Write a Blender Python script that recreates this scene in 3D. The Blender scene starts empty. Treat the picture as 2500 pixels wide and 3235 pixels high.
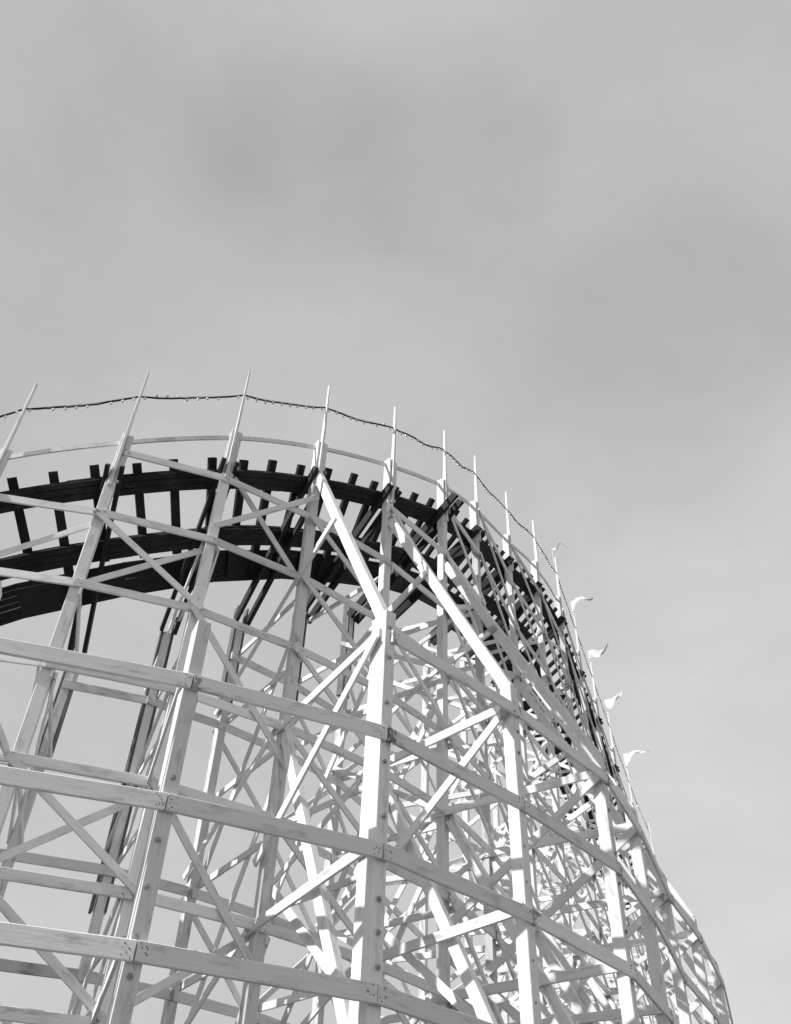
import bpy, bmesh, math, random
from mathutils import Vector, Matrix
random.seed(7)
SC = bpy.context.scene
COL = SC.collection
R_ = math.radians

# ------------------------------------------------------------------ camera
CAM_H = 1.6
PITCH, ROLL, FPX = R_(43.79), R_(2.425), 2919.0
PW, PH = 2500.0, 3235.0
fwd = Vector((0, math.cos(PITCH), math.sin(PITCH)))
up0 = Vector((0, -math.sin(PITCH), math.cos(PITCH)))
rt0 = Vector((1, 0, 0))
rt = math.cos(ROLL) * rt0 + math.sin(ROLL) * up0
up = -math.sin(ROLL) * rt0 + math.cos(ROLL) * up0
CAM = Vector((0, 0, CAM_H))
cam = bpy.data.cameras.new('camera')
cam.sensor_fit = 'HORIZONTAL'
cam.sensor_width = 36.0
cam.lens = 36.0 * FPX / PW
cam.clip_start, cam.clip_end = 0.1, 5000
co = bpy.data.objects.new('camera', cam)
COL.objects.link(co)
M = Matrix((rt, up, -fwd)).transposed().to_4x4()
M.translation = CAM
co.matrix_world = M
SC.camera = co

def px_of(P):
    d = P - CAM
    z = d.dot(fwd)
    if z < .2: return None
    return (PW / 2 + FPX * d.dot(rt) / z, PH / 2 - FPX * d.dot(up) / z, z)

# ------------------------------------------------------------------ sun, sky, exposure
SUN_EL = R_(42)
SUN_H = Vector((-.945, -.33, 0)).normalized()          # the sun stands to the left, a little behind the viewer
SUN_DIR = SUN_H * math.cos(SUN_EL) + Vector((0, 0, math.sin(SUN_EL)))
sl = bpy.data.lights.new('sun', 'SUN')
sl.energy, sl.angle, sl.color = 3.1, R_(.5), (1, .995, .985)
so = bpy.data.objects.new('sun', sl)
COL.objects.link(so)
so.rotation_euler = SUN_DIR.to_track_quat('Z', 'Y').to_euler()

SKY_GAIN = 1.58
PATCHES = ((-13, 63, 9, .90), (4, 64, 9, .89), (25, 52, 12, .89), (-36, 60, 14, .93), (30, 24, 34, 1.16), (-75, 40, 50, .82))   # azimuth, elevation, reach in degrees, gain
wd = bpy.data.worlds.new('World')
SC.world = wd
wd.use_nodes = True
nt = wd.node_tree
nt.nodes.clear()
def N(t, **kw):
    n = nt.nodes.new(t)
    for k, v in kw.items(): setattr(n, k, v)
    return n
sky = N('ShaderNodeTexSky', sky_type='NISHITA', sun_disc=False, sun_elevation=SUN_EL,
        sun_rotation=math.atan2(SUN_H.x, SUN_H.y), air_density=1.6, dust_density=3.0, ozone_density=1.0)
bw = N('ShaderNodeRGBToBW')
tc = N('ShaderNodeTexCoord')
mp = N('ShaderNodeMapping'); mp.inputs['Scale'].default_value = (1.0, 1.3, 1.9); mp.inputs['Rotation'].default_value = (.3, .2, .5)
cl = N('ShaderNodeTexNoise'); cl.inputs['Scale'].default_value = 3.4; cl.inputs['Detail'].default_value = 5; cl.inputs['Roughness'].default_value = .48; cl.inputs['Distortion'].default_value = .35
rp = N('ShaderNodeMapRange'); rp.inputs['From Min'].default_value = .3; rp.inputs['From Max'].default_value = .7; rp.inputs['To Min'].default_value = .90; rp.inputs['To Max'].default_value = 1.06
mu = N('ShaderNodeMath', operation='MULTIPLY')
bg = N('ShaderNodeBackground'); bg.inputs['Strength'].default_value = .15
ow = N('ShaderNodeOutputWorld')
lk = nt.links.new
# a thin high overcast evens out the clear-sky gradient; broad soft cloud patches lie in fixed directions of the sky
ev = N('ShaderNodeMath', operation='POWER'); ev.inputs[1].default_value = .22
gn = N('ShaderNodeMath', operation='MULTIPLY'); gn.inputs[1].default_value = SKY_GAIN
lk(sky.outputs[0], bw.inputs[0]); lk(bw.outputs[0], ev.inputs[0]); lk(ev.outputs[0], gn.inputs[0])
lk(tc.outputs['Generated'], mp.inputs[0]); lk(mp.outputs[0], cl.inputs['Vector'])
c2 = N('ShaderNodeTexNoise'); c2.inputs['Scale'].default_value = 9; c2.inputs['Detail'].default_value = 9; c2.inputs['Roughness'].default_value = .6; c2.inputs['Distortion'].default_value = .8
mxn = N('ShaderNodeMix'); mxn.inputs[0].default_value = .30
lk(mp.outputs[0], c2.inputs['Vector']); lk(cl.outputs['Fac'], mxn.inputs[2]); lk(c2.outputs['Fac'], mxn.inputs[3]); lk(mxn.outputs[0], rp.inputs['Value'])
lk(gn.outputs[0], mu.inputs[0]); lk(rp.outputs[0], mu.inputs[1])
cur = mu.outputs[0]
for azd, eld, width, gain in PATCHES:
    d = (math.sin(R_(azd)) * math.cos(R_(eld)), math.cos(R_(azd)) * math.cos(R_(eld)), math.sin(R_(eld)))
    dt = N('ShaderNodeVectorMath', operation='DOT_PRODUCT'); dt.inputs[1].default_value = d
    lk(tc.outputs['Generated'], dt.inputs[0])
    mr = N('ShaderNodeMapRange', interpolation_type='SMOOTHSTEP')
    mr.inputs['From Min'].default_value = math.cos(R_(width)); mr.inputs['From Max'].default_value = 1
    mr.inputs['To Min'].default_value = 1; mr.inputs['To Max'].default_value = gain
    lk(dt.outputs['Value'], mr.inputs['Value'])
    m_ = N('ShaderNodeMath', operation='MULTIPLY'); lk(cur, m_.inputs[0]); lk(mr.outputs[0], m_.inputs[1]); cur = m_.outputs[0]
lk(cur, bg.inputs['Color']); lk(bg.outputs[0], ow.inputs['Surface'])
SC.view_settings.view_transform = 'Standard'
SC.view_settings.look = 'None'
SC.view_settings.exposure = 1.0
SC.view_settings.gamma = 1.0
SC.view_settings.use_curve_mapping = False

# ------------------------------------------------------------------ materials
def mat(name, c0, c1, stain=None, stain_amt=.0, rough=.65, grain=16.0, vary=.12, bump=.25, spec=.3, endwear=0.0):
    m = bpy.data.materials.new(name); m.use_nodes = True
    t = m.node_tree; n = t.nodes; l = t.links.new
    b = n['Principled BSDF']; b.inputs['Roughness'].default_value = rough
    b.inputs['Specular IOR Level'].default_value = spec
    tcx = n.new('ShaderNodeTexCoord'); oi = n.new('ShaderNodeObjectInfo')
    of = n.new('ShaderNodeVectorMath'); of.operation = 'ADD'
    sc_ = n.new('ShaderNodeVectorMath'); sc_.operation = 'SCALE'; sc_.inputs['Scale'].default_value = 37.0
    cx = n.new('ShaderNodeCombineXYZ')
    for i in range(3): l(oi.outputs['Random'], cx.inputs[i])
    l(cx.outputs[0], sc_.inputs[0]); l(tcx.outputs['Object'], of.inputs[0]); l(sc_.outputs[0], of.inputs[1])
    mg = n.new('ShaderNodeMapping'); mg.inputs['Scale'].default_value = (.9, grain, grain); l(of.outputs[0], mg.inputs[0])
    ng = n.new('ShaderNodeTexNoise'); ng.inputs['Scale'].default_value = 2.2; ng.inputs['Detail'].default_value = 6; ng.inputs['Roughness'].default_value = .62
    l(mg.outputs[0], ng.inputs['Vector'])
    r1 = n.new('ShaderNodeMapRange'); r1.inputs['From Min'].default_value = .32; r1.inputs['From Max'].default_value = .68; l(ng.outputs['Fac'], r1.inputs['Value'])
    mx = n.new('ShaderNodeMix'); mx.data_type = 'RGBA'
    mx.inputs[6].default_value = (*[c0] * 3, 1); mx.inputs[7].default_value = (*[c1] * 3, 1); l(r1.outputs[0], mx.inputs[0])
    cur = mx.outputs[2]
    if stain is not None:
        ns = n.new('ShaderNodeTexNoise'); ns.inputs['Scale'].default_value = 1.9; ns.inputs['Detail'].default_value = 8; ns.inputs['Roughness'].default_value = .7
        ms = n.new('ShaderNodeMapping'); ms.inputs['Scale'].default_value = (.8, 2.6, 2.6); l(of.outputs[0], ms.inputs[0]); l(ms.outputs[0], ns.inputs['Vector'])
        r2 = n.new('ShaderNodeMapRange'); r2.inputs['From Min'].default_value = .53; r2.inputs['From Max'].default_value = .72; r2.inputs['To Max'].default_value = stain_amt; l(ns.outputs['Fac'], r2.inputs['Value'])
        m2 = n.new('ShaderNodeMix'); m2.data_type = 'RGBA'; l(r2.outputs[0], m2.inputs[0]); l(cur, m2.inputs[6]); m2.inputs[7].default_value = (*[stain] * 3, 1)
        cur = m2.outputs[2]
    if endwear:          # bare grey wood and rot where the paint has gone round the nailed end of a member
        sp = n.new('ShaderNodeSeparateXYZ'); l(tcx.outputs['Object'], sp.inputs[0])
        e1 = n.new('ShaderNodeMapRange'); e1.inputs['From Min'].default_value = .06; e1.inputs['From Max'].default_value = .42; e1.inputs['To Min'].default_value = .13; e1.inputs['To Max'].default_value = -.35
        ab = n.new('ShaderNodeMath'); ab.operation = 'ABSOLUTE'; l(sp.outputs[0], ab.inputs[0]); l(ab.outputs[0], e1.inputs['Value'])
        ne = n.new('ShaderNodeTexNoise'); ne.inputs['Scale'].default_value = 7.0; ne.inputs['Detail'].default_value = 7; ne.inputs['Roughness'].default_value = .7; l(of.outputs[0], ne.inputs['Vector'])
        ad = n.new('ShaderNodeMath'); ad.operation = 'ADD'; l(ne.outputs['Fac'], ad.inputs[0]); l(e1.outputs[0], ad.inputs[1])
        r3 = n.new('ShaderNodeMapRange'); r3.inputs['From Min'].default_value = .60; r3.inputs['From Max'].default_value = .68; r3.inputs['To Max'].default_value = endwear; l(ad.outputs[0], r3.inputs['Value'])
        rs = n.new('ShaderNodeMath'); rs.operation = 'MULTIPLY_ADD'; rs.inputs[1].default_value = .52; rs.inputs[2].default_value = -.36; l(oi.outputs['Random'], rs.inputs[0])
        a2 = n.new('ShaderNodeMath'); a2.operation = 'ADD'; l(ad.outputs[0], a2.inputs[0]); l(rs.outputs[0], a2.inputs[1]); l(a2.outputs[0], r3.inputs['Value'])
        m3 = n.new('ShaderNodeMix'); m3.data_type = 'RGBA'; l(r3.outputs[0], m3.inputs[0]); l(cur, m3.inputs[6]); m3.inputs[7].default_value = (.10, .10, .10, 1)
        cur = m3.outputs[2]
    rv = n.new('ShaderNodeMapRange'); rv.inputs['To Min'].default_value = 1 - vary; rv.inputs['To Max'].default_value = 1 + vary * .3; l(oi.outputs['Random'], rv.inputs['Value'])
    mm = n.new('ShaderNodeVectorMath'); mm.operation = 'SCALE'; l(cur, mm.inputs[0]); l(rv.outputs[0], mm.inputs['Scale'])
    l(mm.outputs[0], b.inputs['Base Color'])
    bp = n.new('ShaderNodeBump'); bp.inputs['Strength'].default_value = bump; bp.inputs['Distance'].default_value = .01; l(ng.outputs['Fac'], bp.inputs['Height']); l(bp.outputs[0], b.inputs['Normal'])
    return m
WHITE = mat('white_painted_timber', .80, .72, .28, .7, vary=.16, endwear=.7)
WHITE2 = mat('worn_white_timber', .74, .60, .15, .9, vary=.2, endwear=.9)
GREY = mat('bare_grey_timber', .16, .08, .30, .7, rough=.8)
DARK = mat('creosoted_timber', .018, .036, .06, .5, rough=.8, vary=.3, bump=.4, spec=.15)
DARKT = mat('creosoted_track_timber', .016, .036, .06, .6, rough=.85, grain=1.2, vary=.2, bump=.2, spec=.1)
IRON = mat('galvanised_bolt', .42, .30, .10, .6, rough=.6, vary=.3)
NAIL = mat('rusty_nail', .05, .03, rough=.8, vary=.2)
STEEL = mat('rail_steel', .14, .10, rough=.4, vary=.05)
CABLE = mat('black_cable', .012, .02, rough=.7, vary=.05)
CLOTH = mat('white_cloth', .72, .66, rough=.9, vary=.1, bump=.1)
GLASS = bpy.data.materials.new('bulb_glass'); GLASS.use_nodes = True
b_ = GLASS.node_tree.nodes['Principled BSDF']; b_.inputs['Base Color'].default_value = (.85, .85, .85, 1); b_.inputs['Roughness'].default_value = .15
b_.inputs['Transmission Weight'].default_value = .1
GROUND = mat('worn_asphalt', .09, .13, .07, .6, rough=.9, grain=1.0, vary=0)

# ------------------------------------------------------------------ object helpers
def link_mesh(name, bm, mats, parent=None, mw=None):
    me = bpy.data.meshes.new(name); bm.to_mesh(me); bm.free()
    for m in (mats if isinstance(mats, (list, tuple)) else [mats]): me.materials.append(m)
    o = bpy.data.objects.new(name, me); COL.objects.link(o)
    if parent: o.parent = parent
    if mw is not None:
        o.matrix_parent_inverse = Matrix.Identity(4)
        o.matrix_basis = (parent['_mw'].inverted() @ mw) if False else mw
    return o
def bm_box(bm, lo, hi, mw=None, jit=0.0, mi=0, taper=None):
    vs = []
    for x in (lo[0], hi[0]):
        for y in (lo[1], hi[1]):
            for z in (lo[2], hi[2]):
                yy, zz = y, z
                if taper and x == hi[0]: yy, zz = y * taper, z * taper
                v = Vector((x, yy, zz))
                if jit: v += Vector([random.uniform(-jit, jit) for _ in range(3)])
                vs.append(bm.verts.new(mw @ v if mw is not None else v))
    for f in ((0, 1, 3, 2), (4, 6, 7, 5), (0, 4, 5, 1), (2, 3, 7, 6), (0, 2, 6, 4), (1, 5, 7, 3)):
        fc = bm.faces.new([vs[i] for i in f]); fc.material_index = mi
    return vs
def frame_of(p0, p1, hint):
    x = (p1 - p0).normalized()
    z = (hint - x * hint.dot(x)).normalized()
    y = z.cross(x)
    m = Matrix((x, y, z)).transposed().to_4x4(); m.translation = p0
    return m, (p1 - p0).length

class Kind:
    """collects straight members of one kind; the 100 that show largest become parts, the rest one part"""
    def __init__(s, name): s.name, s.items = name, []
    def add(s, p0, p1, w, d, hint, mt=None, off=0.0, nails=0, taper=None, ext=0.0, deco=None):
        m, L = frame_of(p0, p1, hint)
        m = m @ Matrix.Translation((0, 0, off))
        vis = 0
        for i in range(9):
            q = px_of(p0.lerp(p1, i / 8))
            if q and -20 < q[0] < PW + 20 and -20 < q[1] < PH + 20: vis += 1 / q[2] ** 2
        s.items.append(dict(m=m, L=L, w=w, d=d, mt=mt or WHITE, score=vis * L * w, nails=nails, taper=taper, ext=ext, deco=deco))
    def fill(s, bm, it, mw=None):
        rnd = random.uniform
        w, d = it['w'] / 2, it['d'] / 2
        n = max(2, min(8, int(it['L'] / .9)))
        bow, bz, tw = rnd(-.0028, .0028) * it['L'], rnd(-.0022, .0022) * it['L'], rnd(-.045, .045)
        ring = []; c = min(.012, d * .35, w * .35)
        for i in range(n + 1):
            f = i / n; x = -it['ext'] + (it['L'] + 2 * it['ext']) * f
            g = 4 * f * (1 - f); tp_ = 1 + ((it['taper'] or 1) - 1) * f
            ca, sa = math.cos(tw * (f - .5)), math.sin(tw * (f - .5)); jx = rnd(-.012, .012) if i in (0, n) else 0
            rr = []
            for y, z in ((-w + c, -d), (w - c, -d), (w, -d + c), (w, d - c), (w - c, d), (-w + c, d), (-w, d - c), (-w, -d + c)):
                y, z = y * tp_ + rnd(-.002, .002), z * tp_ + rnd(-.0015, .0015)
                v = Vector((x + jx, y * ca - z * sa + bow * g, y * sa + z * ca + bz * g))
                rr.append(bm.verts.new(mw @ v if mw is not None else v))
            ring.append(rr)
        for i in range(n):
            for j in range(8): bm.faces.new((ring[i][j], ring[i + 1][j], ring[i + 1][(j + 1) % 8], ring[i][(j + 1) % 8])).normal_flip()
        bm.faces.new(ring[0]); bm.faces.new(ring[-1][::-1])
        nf = len(bm.faces)
        if it['nails']:
            for e in (0.0, it['L']):
                sg = 1 if e == 0 else -1
                for _ in range(it['nails']):
                    x = e + sg * random.uniform(.03, .16); y = random.uniform(-.8, .8) * w
                    a = random.uniform(.004, .0075)
                    bm_box(bm, (x - a, y - a, d - .002), (x + a, y + a, d + .006), mw, mi=1)
    def build(s, parent, cap=100):
        s.items.sort(key=lambda i: -i['score'])
        out = []
        for it in s.items[:cap]:
            bm = bmesh.new(); s.fill(bm, it)
            o = link_mesh(s.name, bm, [it['mt'], NAIL], parent, it['m']); out.append((o, it))
            if it['deco']: it['deco'](o, it)
        rest = s.items[cap:]
        if rest:
            bm = bmesh.new()
            for it in rest: s.fill(bm, it, it['m'])
            o = link_mesh(s.name, bm, [WHITE, NAIL], parent); o['kind'] = 'stuff'
        return out

# ------------------------------------------------------------------ layout of the coaster (metres)
K = 1.4
HL = 1.37796 * K                       # one storey of ledgers
def zL(L): return CAM_H + 11 * K + HL * L
GL = -(CAM_H + 11 * K) / HL            # level of the ground
P0 = {1: (-4.537, 10.415), 2: (-2.896, 10.925), 3: (-1.479, 11.785), 4: (-.151, 12.87), 5: (.999, 14.159), 6: (1.857, 15.666),
      7: (3.02, 18.367), 8: (4.11, 20.349), 9: (5.233, 22.813), 10: (6.46, 26.19), 11: (7.71, 29.56), 12: (9.14, 33.39), 13: (11.0, 38.3), 14: (13.2, 43.6)}
CC = Vector((-6.864, 19.74)); RC = 9.626
for k in range(0, -4, -1):
    a = R_(-75.99 - 10.2 * (1 - k)); P0[k] = (CC.x + RC * math.cos(a), CC.y + RC * math.sin(a))
KS = sorted(P0); K0, K1 = KS[0], KS[-1]
P = {k: Vector((*P0[k], 0)) * K for k in KS}
RL = {1: .31, 2: .88, 3: 1.44, 4: 1.98, 5: 2.56, 6: 3.18, 7: 4.25, 8: 4.85, 9: 5.38, 10: 5.65, 11: 5.85, 12: 6.0, 13: 6.1, 14: 6.1}
for k in range(0, -4, -1): RL[k] = RL[k + 1] - .57
def cr(d, s):
    k = min(max(int(math.floor(s)), K0), K1 - 1); t = s - k
    a, b, c, e = d[max(k - 1, K0)], d[k], d[k + 1], d[min(k + 2, K1)]
    return .5 * ((2 * b) + (c - a) * t + (2 * a - 5 * b + 4 * c - e) * t * t + (3 * b - a - 3 * c + e) * t ** 3)
def pos(s): return cr(P, s)
def rl(s): return cr(RL, s)
def tang(s):
    e = .05; a, b = max(s - e, K0), min(s + e, K1); return (pos(b) - pos(a)).normalized()
def nrm(s):
    t = tang(s); return Vector((t.y, -t.x, 0))
NK = {}
for k in KS:
    if k <= 6: NK[k] = Vector((P0[k][0] - CC.x, P0[k][1] - CC.y, 0)).normalized()
    else: NK[k] = nrm(k)
TK = {k: Vector((-NK[k].y, NK[k].x, 0)) for k in KS}
O = {k: P[k] + NK[k] * 2.55 * K for k in KS}
O.update({2: Vector((-2.17, 8.65, 0)) * K, 3: Vector((-.09, 9.555, 0)) * K, 4: Vector((1.70, 11.085, 0)) * K, 5: Vector((3.27, 12.85, 0)) * K,
          1: Vector((-4.38, 8.05, 0)) * K, 0: Vector((-6.65, 7.75, 0)) * K})
Q = {k: P[k] - NK[k] * 2.3 * K for k in KS}
Z = Vector((0, 0, 1))
def at(p, L): return Vector((p.x, p.y, zL(L)))
BETA = R_(40)
DZ = -.55
def tframe(s):
    t, n = tang(s), nrm(s)
    e = .1; a, b = max(s - e, K0), min(s + e, K1)
    gam = math.atan2((rl(b) - rl(a)) * HL, (pos(b) - pos(a)).length)
    upv = Z * math.cos(gam) - t * math.sin(gam)
    T = t * math.cos(gam) + Z * math.sin(gam)
    u = -n * math.cos(BETA) - upv * math.sin(BETA)
    v = T.cross(u) * -1
    if v.z < 0: v = -v
    o = pos(s) - n * .20; o = Vector((o.x, o.y, zL(rl(s) + DZ)))
    return o, u, v, T
def tp(s, u, v):
    o, a, b, T = tframe(s); return o + a * u + b * v
def blen(k): return (P[k + 1] - P[k]).length

# ------------------------------------------------------------------ ground
bm = bmesh.new()
bm_box(bm, (-1500, -1500, -.5), (1500, 1500, 0))
g = link_mesh('ground', bm, GROUND); g['kind'] = 'structure'

# ------------------------------------------------------------------ the roller coaster
coaster = bpy.data.objects.new('roller_coaster', None); COL.objects.link(coaster)
coaster['label'] = 'white timber roller coaster frame under a dark banked track climbing to the right'
coaster['category'] = 'roller coaster'

outer_post, inner_post, support_post = Kind('outer_post'), Kind('inner_post'), Kind('support_post')
stub, mast, inner_splice = Kind('post_splice'), Kind('mast'), Kind('inner_splice')
led_p, led_q, led_o = Kind('outer_ledger'), Kind('inner_ledger'), Kind('support_ledger')
fbrace, qbrace, bbrace, bhor = Kind('face_brace'), Kind('inner_brace'), Kind('cross_brace'), Kind('cross_tie')
batter, strut, bank, orail = Kind('batter_beam'), Kind('strut'), Kind('bank_beam'), Kind('handrail')

def bolts_on(o, it):
    """washers and bolts up the outward face of a support post"""
    L = it['L']; n = 0; x = L - (.35 if it['d'] != .40 else 2.7)
    while x > L - 7.5 and n < 10:
        bm = bmesh.new()
        y = random.uniform(-.03, .03)
        mw = Matrix.Translation((x, y, it['d'] / 2)) 
        bmesh.ops.create_cone(bm, cap_ends=True, segments=10, radius1=.042, radius2=.038, depth=.008, matrix=mw @ Matrix.Translation((0, 0, .006)))
        bmesh.ops.create_cone(bm, cap_ends=True, segments=6, radius1=.02, radius2=.017, depth=.022, matrix=mw @ Matrix.Translation((0, 0, .019)))
        link_mesh('bolt', bm, IRON, o, Matrix.Identity(4)); n += 1
        x -= random.choice((.45, .62, .9))

rnd = random.uniform
for k in KS:
    n, t = NK[k], TK[k]
    topL = rl(k) - .78
    base = at(P[k], GL); base.z = -.1
    outer_post.add(base, at(P[k], topL), .23, .20, n, WHITE if k % 3 else WHITE2)
    # upper splice boards up to the handrail and the tapered mast that carries the lights
    stub.add(at(P[k], topL - .25) - t * .075 - n * .02, at(P[k], rl(k) + .03) - t * .075 - n * .02, .055, .24, n, WHITE)
    stub.add(at(P[k], topL - .02) + t * .10 + n * .10, at(P[k], rl(k) - .01) + t * .10 + n * .10, .13, .05, n, WHITE2 if k in (1, 2) else WHITE)
    mast.add(at(P[k], topL - .10) + t * .0 + n * .10, at(P[k], rl(k) + 1.22) + t * .0 + n * .10, .09, .16, n, WHITE, taper=.42)
    qtop = rl(k) - .78 - (2.3 * K * math.tan(BETA)) / HL + .1
    qb = at(Q[k], GL); qb.z = -.1
    inner_post.add(qb, at(Q[k], qtop), .2, .2, n, WHITE2 if k % 2 else WHITE)
    # bank beam: a pair of dark planks either side of the post, sloping in and down
    dirb = (-n * math.cos(BETA) - Z * math.sin(BETA))
    a = at(P[k], rl(k) + DZ) - Z * .34
    for sgn in (-1, 1):
        bank.add(a - dirb * (.34 if k < 5 else .72 if k == 5 else .26) + t * sgn * .16, a + dirb * 4.05 + t * sgn * .16, .085, .29, Z, DARK if k < 5 else DARK)
    # in-bent horizontals and braces between the outer and the inner post
    L = math.floor(qtop + .3)
    while L > GL + .5:
        bhor.add(at(P[k], L - .1) + t * .14, at(Q[k], L - .1) + t * .14, .15, .05, t, WHITE, ext=.15)
        if L % 2:
            bbrace.add(at(P[k], L) - t * .15, at(Q[k], L - 1) - t * .15, .14, .05, -t, WHITE, ext=.1)
            if L - 3 > GL: bbrace.add(at(P[k], L - .1) + t * .2, at(Q[k], L - 3) + t * .2, .14, .05, t, WHITE, ext=.1)
        elif k > 4:
            bbrace.add(at(Q[k], L) - t * .15, at(P[k], L - 1) - t * .15, .14, .05, -t, WHITE, ext=.1)
        L -= 1
    # grey unpainted boards bolted either side of the inner post where it meets the bank beam
    if 0 <= k <= 6:
        for sg in (-1, 1):
            inner_splice.add(at(Q[k], qtop + .25) + t * sg * .13, at(Q[k], qtop - (3.4 if k == 2 else 1.35)) + t * sg * .13, .22, .05, t, GREY)
    # batter beams out to the support row
    if k >= 3:
        oTop = at(O[k], -2.72)
        batter.add(at(P[k], .80) + n * .1, oTop, .15, .24, n, WHITE)
        ob = at(O[k], GL); ob.z = -.1
        support_post.add(ob, oTop, .22, .46 if k == 3 else .25, n, WHITE, deco=bolts_on if k <= 6 else None)
        batter.add(at(P[k], -3.05) + n * .1, at(O[k], -6.55), .15, .22, n, WHITE)
        mid = at(P[k], .80).lerp(oTop, .40)
        strut.add(mid - t * .105, at(P[k], -1.02) - t * .145, .20, .06, -t, WHITE, ext=.08)
        strut.add(at(O[k], -2.95) - t * .135, at(P[k], -3.02) - t * .135, .19, .05, -t, WHITE, ext=.12)
        strut.add(at(O[k], -3.02) - t * .19, at(P[k], -4.4) - t * .19, .19, .05, -t, WHITE, ext=.1)
        strut.add(at(O[k], -4.95) - t * .135, at(P[k], -5.02) - t * .135, .19, .05, -t, WHITE, ext=.12)
        strut.add(at(P[k], -4.6) + t * .14, at(O[k], -6.2) + t * .14, .16, .05, t, WHITE, ext=.1)
    else:
        ob = at(O[k], GL); ob.z = -.1
        support_post.add(ob, at(O[k], -3.40), .22, .40, n, WHITE, deco=bolts_on if k >= 1 else None)
        strut.add(at(O[k], -3.95) - t * .13, at(P[k], -3.95) - t * .13, .19, .05, -t, WHITE, ext=.12)
        strut.add(at(O[k], -4.1) + t * .14, at(P[k], -5.4) + t * .14, .15, .05, t, WHITE, ext=.1)
        strut.add(at(O[k], -5.95) - t * .13, at(P[k], -5.95) - t * .13, .19, .05, -t, WHITE, ext=.12)

def face(d, nd, kind, k, La, Lb, w, dd, off, mt=WHITE, nails=0, ext=.1):
    hint = (nd[k] + nd[k + 1]).normalized()
    a = at(d[k], La) + nd[k] * off; b = at(d[k + 1], Lb) + nd[k + 1] * off
    kind.add(a, b, w, dd, hint, mt, nails=nails, ext=ext)

BR = {(1, -1): 'X', (2, 0): 'x2', (2, -2): 'd', (3, -1): 'd', (3, -3): 'd', (1, -4): 'X', (0, -1): 'u', (0, -4): 'u'}
for k in KS[:-1]:
    L = math.floor(rl(k) - .18)
    if k == 3: L = 0
    top = L
    while L > GL + .3:
        off = .13 + (.004 if k % 2 else 0)
        face(P, NK, led_p, k, L, L, .19, .05, off, WHITE2 if (k * 3 + L) % 5 == 0 else WHITE, nails=4 if -2 < k < 5 else 0, ext=.02)
        # diagonal braces on the outer face
        c = BR.get((k, L))
        if c is None and k >= 3: c = 'd' if (k + L) % 2 else ('' if k < 5 else ('X' if (k * 7 + L) % 3 == 0 else 'd'))
        if c is None and L <= -4: c = ('d', 'u')[(k + L) % 2]
        if c in ('d', 'X'): face(P, NK, fbrace, k, L - .04, L - .96 if k != 2 else L - 1.4, .14, .045, .19, ext=.12)
        if c in ('u', 'X'): face(P, NK, fbrace, k, L - .93, L - .03, .14, .045, -.14, ext=.12)
        if c == 'x2':
            face(P, NK, fbrace, k, .36, -.95, .14, .045, -.14, ext=.02)
            face(P, NK, fbrace, k, -.80, .34, .14, .045, .185, ext=.04)
        L -= 1
    # inner row
    qtop = rl(k) - .78 - (2.3 * K * math.tan(BETA)) / HL
    L = math.floor(qtop + .2)
    while L > GL + .5:
        face(Q, NK, led_q, k, L - .2, L - .2, .2, .05, .12, WHITE2 if (k + L) % 4 == 0 else WHITE)
        if k >= 3 and (k + L) % 2 or (k < 3 and L < -4): face(Q, NK, qbrace, k, L - .25, L - 1.15, .13, .045, -.14)
        elif k >= 4: face(Q, NK, qbrace, k, L - 1.15, L - .25, .13, .045, -.14)
        L -= 1
    # support row: heavy doubled ledgers
    L = -3 if k >= 3 else -4
    hint = (NK[k] + NK[k + 1]).normalized()
    while L > GL + .4:
        odf = lambda j: (.235 if j < 3 else .265 if j == 3 else .16)
        a = at(O[k], L) + NK[k] * odf(k); b = at(O[k + 1], L) + NK[k + 1] * odf(k + 1)
        led_o.add(a, b, .25, .06, hint, WHITE2 if k == 3 and L == -4 else WHITE, nails=6, ext=-.004)
        L -= 1

# handrail, one bent board per bay
def curve_board(name, s0, s1, f, w, d, hintf, mt, n=6):
    bm = bmesh.new(); ring = []
    for i in range(n + 1):
        s = s0 + (s1 - s0) * i / n
        p, T = f(s)
        z = hintf(s); z = (z - T * z.dot(T)).normalized(); y = z.cross(T)
        ring.append([bm.verts.new(p + y * a * w / 2 + z * b * d / 2) for a, b in ((-1, -1), (1, -1), (1, 1), (-1, 1))])
    for i in range(n):
        for j in range(4): bm.faces.new((ring[i][j], ring[i + 1][j], ring[i + 1][(j + 1) % 4], ring[i][(j + 1) % 4]))
    bm.faces.new(ring[0][::-1]); bm.faces.new(ring[-1])
    bmesh.ops.recalc_face_normals(bm, faces=bm.faces[:])
    return link_mesh(name, bm, mt, coaster)
def railf(s):
    o = pos(s); t = tframe(s)[3]; return Vector((o.x, o.y, zL(rl(s) - .04))) - nrm(s) * .07, t
for k in KS[:-1]: curve_board('handrail', k, k + 1, railf, .12, .04, nrm, WHITE)

pst = []
built = {}
for kd in (outer_post, inner_post, support_post, led_p, led_q, led_o, fbrace, qbrace, bbrace, bhor, batter, strut, bank, stub, mast, inner_splice):
    built[kd.name] = [o for o, it in kd.build(coaster)]

# masts and splice boards are fixed to their own posts
for sub, host in (('mast', 'outer_post'), ('post_splice', 'outer_post'), ('inner_splice', 'inner_post')):
    for o in built[sub]:
        h = min(built[host], key=lambda p: (p.matrix_basis.translation.xy - o.matrix_basis.translation.xy).length)
        o.parent = h; o.matrix_parent_inverse = h.matrix_basis.inverted()

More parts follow.
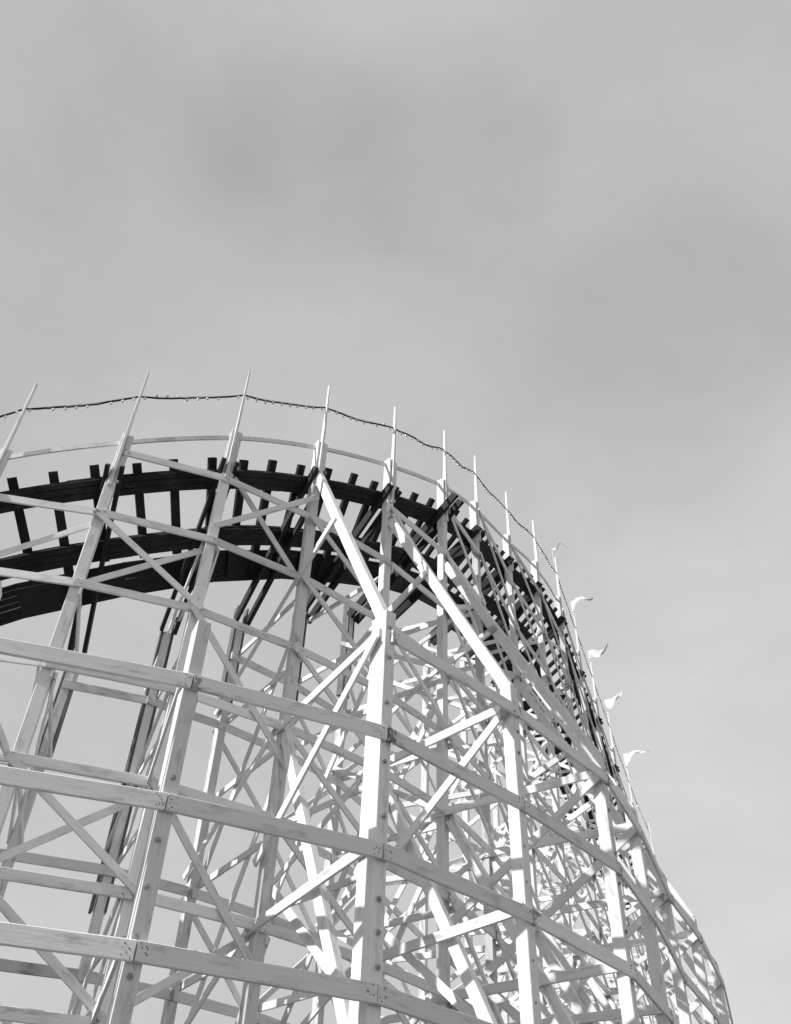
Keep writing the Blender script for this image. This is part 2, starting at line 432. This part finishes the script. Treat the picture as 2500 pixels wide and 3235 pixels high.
# ------------------------------------------------------------------ track (part of the coaster)
def laminated(u0, u1, layers):
    """planks stacked in layers, the lowest two of three boards side by side, every joint staggered"""
    bm = bmesh.new()
    strips = []
    for li, (v0, v1) in enumerate(layers):
        if li < 2:
            wu = (u1 - u0) / 3
            for q in range(3): strips.append((u0 + q * wu + .006, u0 + (q + 1) * wu - .006, v0 + rnd(-.006, .003), v1))
        else: strips.append((u0, u1, v0, v1))
    for li, (ua, ub, v0, v1) in enumerate(strips):
        s = K0 + .05 + .31 * (li * 1.7 % 3)
        while s < K1 - .05:
            e = min(s + random.choice((.95, 1.0, 1.15)), K1 - .02)
            j0, j1 = (rnd(-.018, .012), rnd(-.012, .02)) if ub - ua > .2 else (rnd(-.004, .003), rnd(-.003, .004))
            if ua < u0 + .01: j0 = rnd(-.018, .012)
            if ub > u1 - .01: j1 = rnd(-.012, .02)
            ring = []
            for i in range(7):
                q = s + (e - s) * i / 6 * .995
                ring.append([bm.verts.new(tp(q, ua + j0, v0 + .001)), bm.verts.new(tp(q, ub + j1, v0 + .001)), bm.verts.new(tp(q, ub + j1, v1 - .001)), bm.verts.new(tp(q, ua + j0, v1 - .001))])
            for i in range(6):
                for j in range(4): bm.faces.new((ring[i][j], ring[i + 1][j], ring[i + 1][(j + 1) % 4], ring[i][(j + 1) % 4]))
            bm.faces.new(ring[0][::-1]); bm.faces.new(ring[-1])
            s = e
    bmesh.ops.recalc_face_normals(bm, faces=bm.faces[:])
    return bm
LAY = [(-.26, -.21), (-.21, -.16), (-.16, -.11), (-.11, -.055), (-.055, 0)]
for u0, u1 in ((.0, .44), (1.42, 1.86)):
    st = link_mesh('track_stringer', laminated(u0, u1, LAY), DARKT, coaster)
    um = (u0 + u1) / 2
    bm = bmesh.new(); ring = []
    n = (K1 - K0) * 6
    for i in range(n + 1):
        s = K0 + .05 + (K1 - K0 - .1) * i / n
        ring.append([bm.verts.new(tp(s, um + a, b)) for a, b in ((-.05, .105), (.05, .105), (.05, .135), (-.05, .135))])
    for i in range(n):
        for j in range(4): bm.faces.new((ring[i][j], ring[i + 1][j], ring[i + 1][(j + 1) % 4], ring[i][(j + 1) % 4]))
    bm.faces.new(ring[0][::-1]); bm.faces.new(ring[-1])
    bmesh.ops.recalc_face_normals(bm, faces=bm.faces[:])
    link_mesh('steel_rail', bm, STEEL, coaster)

ties = []
for k in KS[:-1]:
    nb = max(3, round(blen(k) / .79))
    for i in range(nb):
        ties.append(k + (i + .55) / nb + rnd(-.02, .02))
for s in ties:
    o, u, v, T = tframe(s)
    m = Matrix((u, T, v)).transposed().to_4x4(); m.translation = o
    bm = bmesh.new()
    bm_box(bm, (rnd(-.30, -.22), -.10, .003), (rnd(1.96, 2.1) if random.random() < .75 else 2.75, .10, .10), jit=.006)
    link_mesh('track_tie', bm, DARK, coaster, m)
print('ties', len(ties))
# catwalk of planks along the low side of the track, flat from bent to bent
for k in KS[:-1]:
    bm = bmesh.new()
    for j in range(6 if k < 7 else 9):
        u = 2.12 + j * .135
        a, b = tp(k - .004, u, .13 + .002 * (k % 2)), tp(k + 1.004, u, .13 + .002 * (k % 2))
        o, uu, vv, T = tframe(k + .5)
        mw, L = frame_of(a, b, vv)
        bm_box(bm, (0, -.064, -.02 - .002 * (j % 2)), (L, .064, .02), mw, jit=.003)
    link_mesh('catwalk', bm, DARK, coaster)

# ------------------------------------------------------------------ string of bulbs along the masts
def cable_pt(k, f):
    a, b = (at(P[k], rl(k) + .75), at(P[k + 1], rl(k + 1) + .75))
    p = a.lerp(b, f)
    return p + Z * (-.10 * 4 * f * (1 - f)) + wig[k][0] * math.sin(f * 9 + wig[k][1]) * Vector((0, 0, 1)) * min(1, 8 * f * (1 - f)) + NK[k] * .07
wig = {k: ((rnd(.012, .025) if k < 4 else rnd(.03, .06)), rnd(0, 6)) for k in KS}
string = bpy.data.objects.new('string_lights', None); COL.objects.link(string)
string.location = at(P[1], rl(1) + .75)
string['label'] = 'black cable strung with small clear bulbs from mast to mast above the handrail'
string['category'] = 'string lights'
SO = Vector(string.location)
bm = bmesh.new(); ring = []
pts = []
for k in KS[:-1]:
    for i in range(24): pts.append(cable_pt(k, i / 24) + Vector((rnd(-.006, .006), rnd(-.006, .006), rnd(-.008, .008))) - SO)
def tube(bm, pts, r, nseg=5):
    rg = []
    for i, p in enumerate(pts):
        d = (pts[min(i + 1, len(pts) - 1)] - pts[max(i - 1, 0)]).normalized()
        x = d.cross(Vector((.3, .2, 1))).normalized(); y = d.cross(x)
        rr = r(i) if callable(r) else r
        rg.append([bm.verts.new(p + x * rr * math.cos(2 * math.pi * j / nseg) + y * rr * math.sin(2 * math.pi * j / nseg)) for j in range(nseg)])
    for i in range(len(pts) - 1):
        for j in range(nseg): bm.faces.new((rg[i][j], rg[i][(j + 1) % nseg], rg[i + 1][(j + 1) % nseg], rg[i + 1][j]))
    bm.faces.new(rg[0][::-1]); bm.faces.new(rg[-1])
tube(bm, pts, .023)
wire = []
for k in KS[:-1]:
    for i in range(8): wire.append(cable_pt(k, i / 8) + Z * (.02 + .035 * math.sin(math.pi * i / 8)) - SO)
tube(bm, wire, .005, 4)
link_mesh('cable', bm, CABLE, string)
bb = []
for k in KS[:-1]:
    nb = max(5, round(blen(k) / .235))
    for i in range(nb):
        if random.random() < .1: continue
        p = cable_pt(k, (i + .5) / nb); q = px_of(p)
        sc = 1 / q[2] ** 2 if q and 0 < q[0] < PW and 0 < q[1] < PH else 0
        bb.append((sc, p - SO, Vector((rnd(-.25, .25), rnd(-.25, .25), -1 if random.random() < .9 else 1)).normalized()))
bb.sort(key=lambda x: -x[0])
def bulb(bm, m):
    bmesh.ops.create_cone(bm, cap_ends=True, segments=7, radius1=.016, radius2=.018, depth=.045, matrix=m @ Matrix.Translation((0, 0, .025)))
    nf = len(bm.faces)
    bmesh.ops.create_icosphere(bm, subdivisions=2, radius=.036, matrix=m @ Matrix.Translation((0, 0, .07)) @ Matrix.Diagonal((1, 1, 1.3, 1)))
    bm.faces.ensure_lookup_table()
    for f in bm.faces[nf:]: f.material_index = 1; f.smooth = True
def zmat(p, d):
    m = d.to_track_quat('Z', 'Y').to_matrix().to_4x4(); m.translation = p; return m
bm = bmesh.new(); bulb(bm, Matrix.Identity(4)); first = link_mesh('bulb', bm, [CABLE, GLASS], string, zmat(bb[0][1], bb[0][2]))
for sc, p, d in bb[1:100]:
    o = first.copy(); COL.objects.link(o); o.parent = string; o.matrix_basis = zmat(p, d)
if len(bb) > 100:
    bm = bmesh.new()
    for sc, p, d in bb[100:]:
        n0 = len(bm.faces); bulb_m = zmat(p, d)
        bmesh.ops.create_cone(bm, cap_ends=True, segments=6, radius1=.016, radius2=.018, depth=.045, matrix=bulb_m @ Matrix.Translation((0, 0, .025)))
        bm.faces.ensure_lookup_table(); n1 = len(bm.faces)
        bmesh.ops.create_icosphere(bm, subdivisions=1, radius=.034, matrix=bulb_m @ Matrix.Translation((0, 0, .07)))
        bm.faces.ensure_lookup_table()
        for f in bm.faces[n1:]: f.material_index = 1
    o = link_mesh('bulb', bm, [CABLE, GLASS], string); o['kind'] = 'stuff'

# ------------------------------------------------------------------ pennants on the far masts
FL = {9: ('small thin curling pennant on the highest flagged mast down the right edge of the climb', .75, .14), 10: ('second white pennant from the top of the flags down the right edge', .95, .42),
      11: ('broad white pennant third from the top of the flags down the right edge', 1.0, .62), 12: ('white pennant second from the bottom of the flags down the right edge', .95, .45), 13: ('white pennant lowest of the flags down the right edge', 1.0, .4)}
for k, (lab, ln, hh) in FL.items():
    b0 = at(P[k], rl(k) + 1.22) + TK[k] * .065
    f = bpy.data.objects.new('pennant', None); COL.objects.link(f); f.location = b0 - Z * .25
    f['label'] = lab; f['category'] = 'flag'; f['group'] = 'pennants on the far masts'
    hgt = .45 + .03 * (blen(k - 1)) * 4
    bm = bmesh.new(); tube(bm, [Vector((0, 0, 0)), Vector((0, 0, hgt))], .014, 6); link_mesh('flagpole', bm, WHITE, f)
    bm = bmesh.new(); rows = []
    sc = blen(k - 1) / 4.2
    wind = Vector((.80, -.58 + .12 * (k % 3), .10)).normalized(); side = wind.cross(Z).normalized()
    for i in range(19):
        a = i / 18; w_ = hh * sc * max(0, 1 - a) ** (.7 + .25 * ((k * 3) % 4)) * (1 + .30 * math.sin(a * 9 + k * 2)) + .012
        c_ = wind * (a * ln * sc) + side * .14 * math.sin(a * 8 + k) * a + Z * ((.26 * math.sin(a * 5.2 + k * 1.9) - .06 * k % .3) * a * ln)
        top_ = Vector((0, 0, hgt - .02)) + c_
        rows.append([bm.verts.new(top_ - Z * w_ * f_ + side * (.05 * math.sin(a * 11 + f_ * 4 + k) * a ** .5)) for f_ in (0, .33, .66, 1)])
    for i in range(18):
        for j in range(3): bm.faces.new((rows[i][j], rows[i][j + 1], rows[i + 1][j + 1], rows[i + 1][j]))
    for fc in bm.faces: fc.smooth = True
    link_mesh('pennant_cloth', bm, CLOTH, f)

# ------------------------------------------------------------------ a loop of loose cable on a lower ledger
lp = at(P[4], -3.26) + TK[4] * .08 + NK[4] * .55
lo = bpy.data.objects.new('cable_loop', None); COL.objects.link(lo); lo.location = lp
lo['label'] = 'thin loose loop of dark cable hanging under a ledger beside the tall bolted post'; lo['category'] = 'cable'
bm = bmesh.new(); hv = TK[4]
pts = [Z * .22 - NK[4] * .44, Z * .02 - NK[4] * .2 + hv * .04, Z * -.16 + hv * .09]
for i in range(23):
    a = R_(60 + i * 13); pts.append(hv * (.17 * math.cos(a)) + Z * (-.52 + .19 * math.sin(a)) + NK[4] * .003 * i)
tube(bm, pts, .008, 5); link_mesh('loop', bm, CABLE, lo)
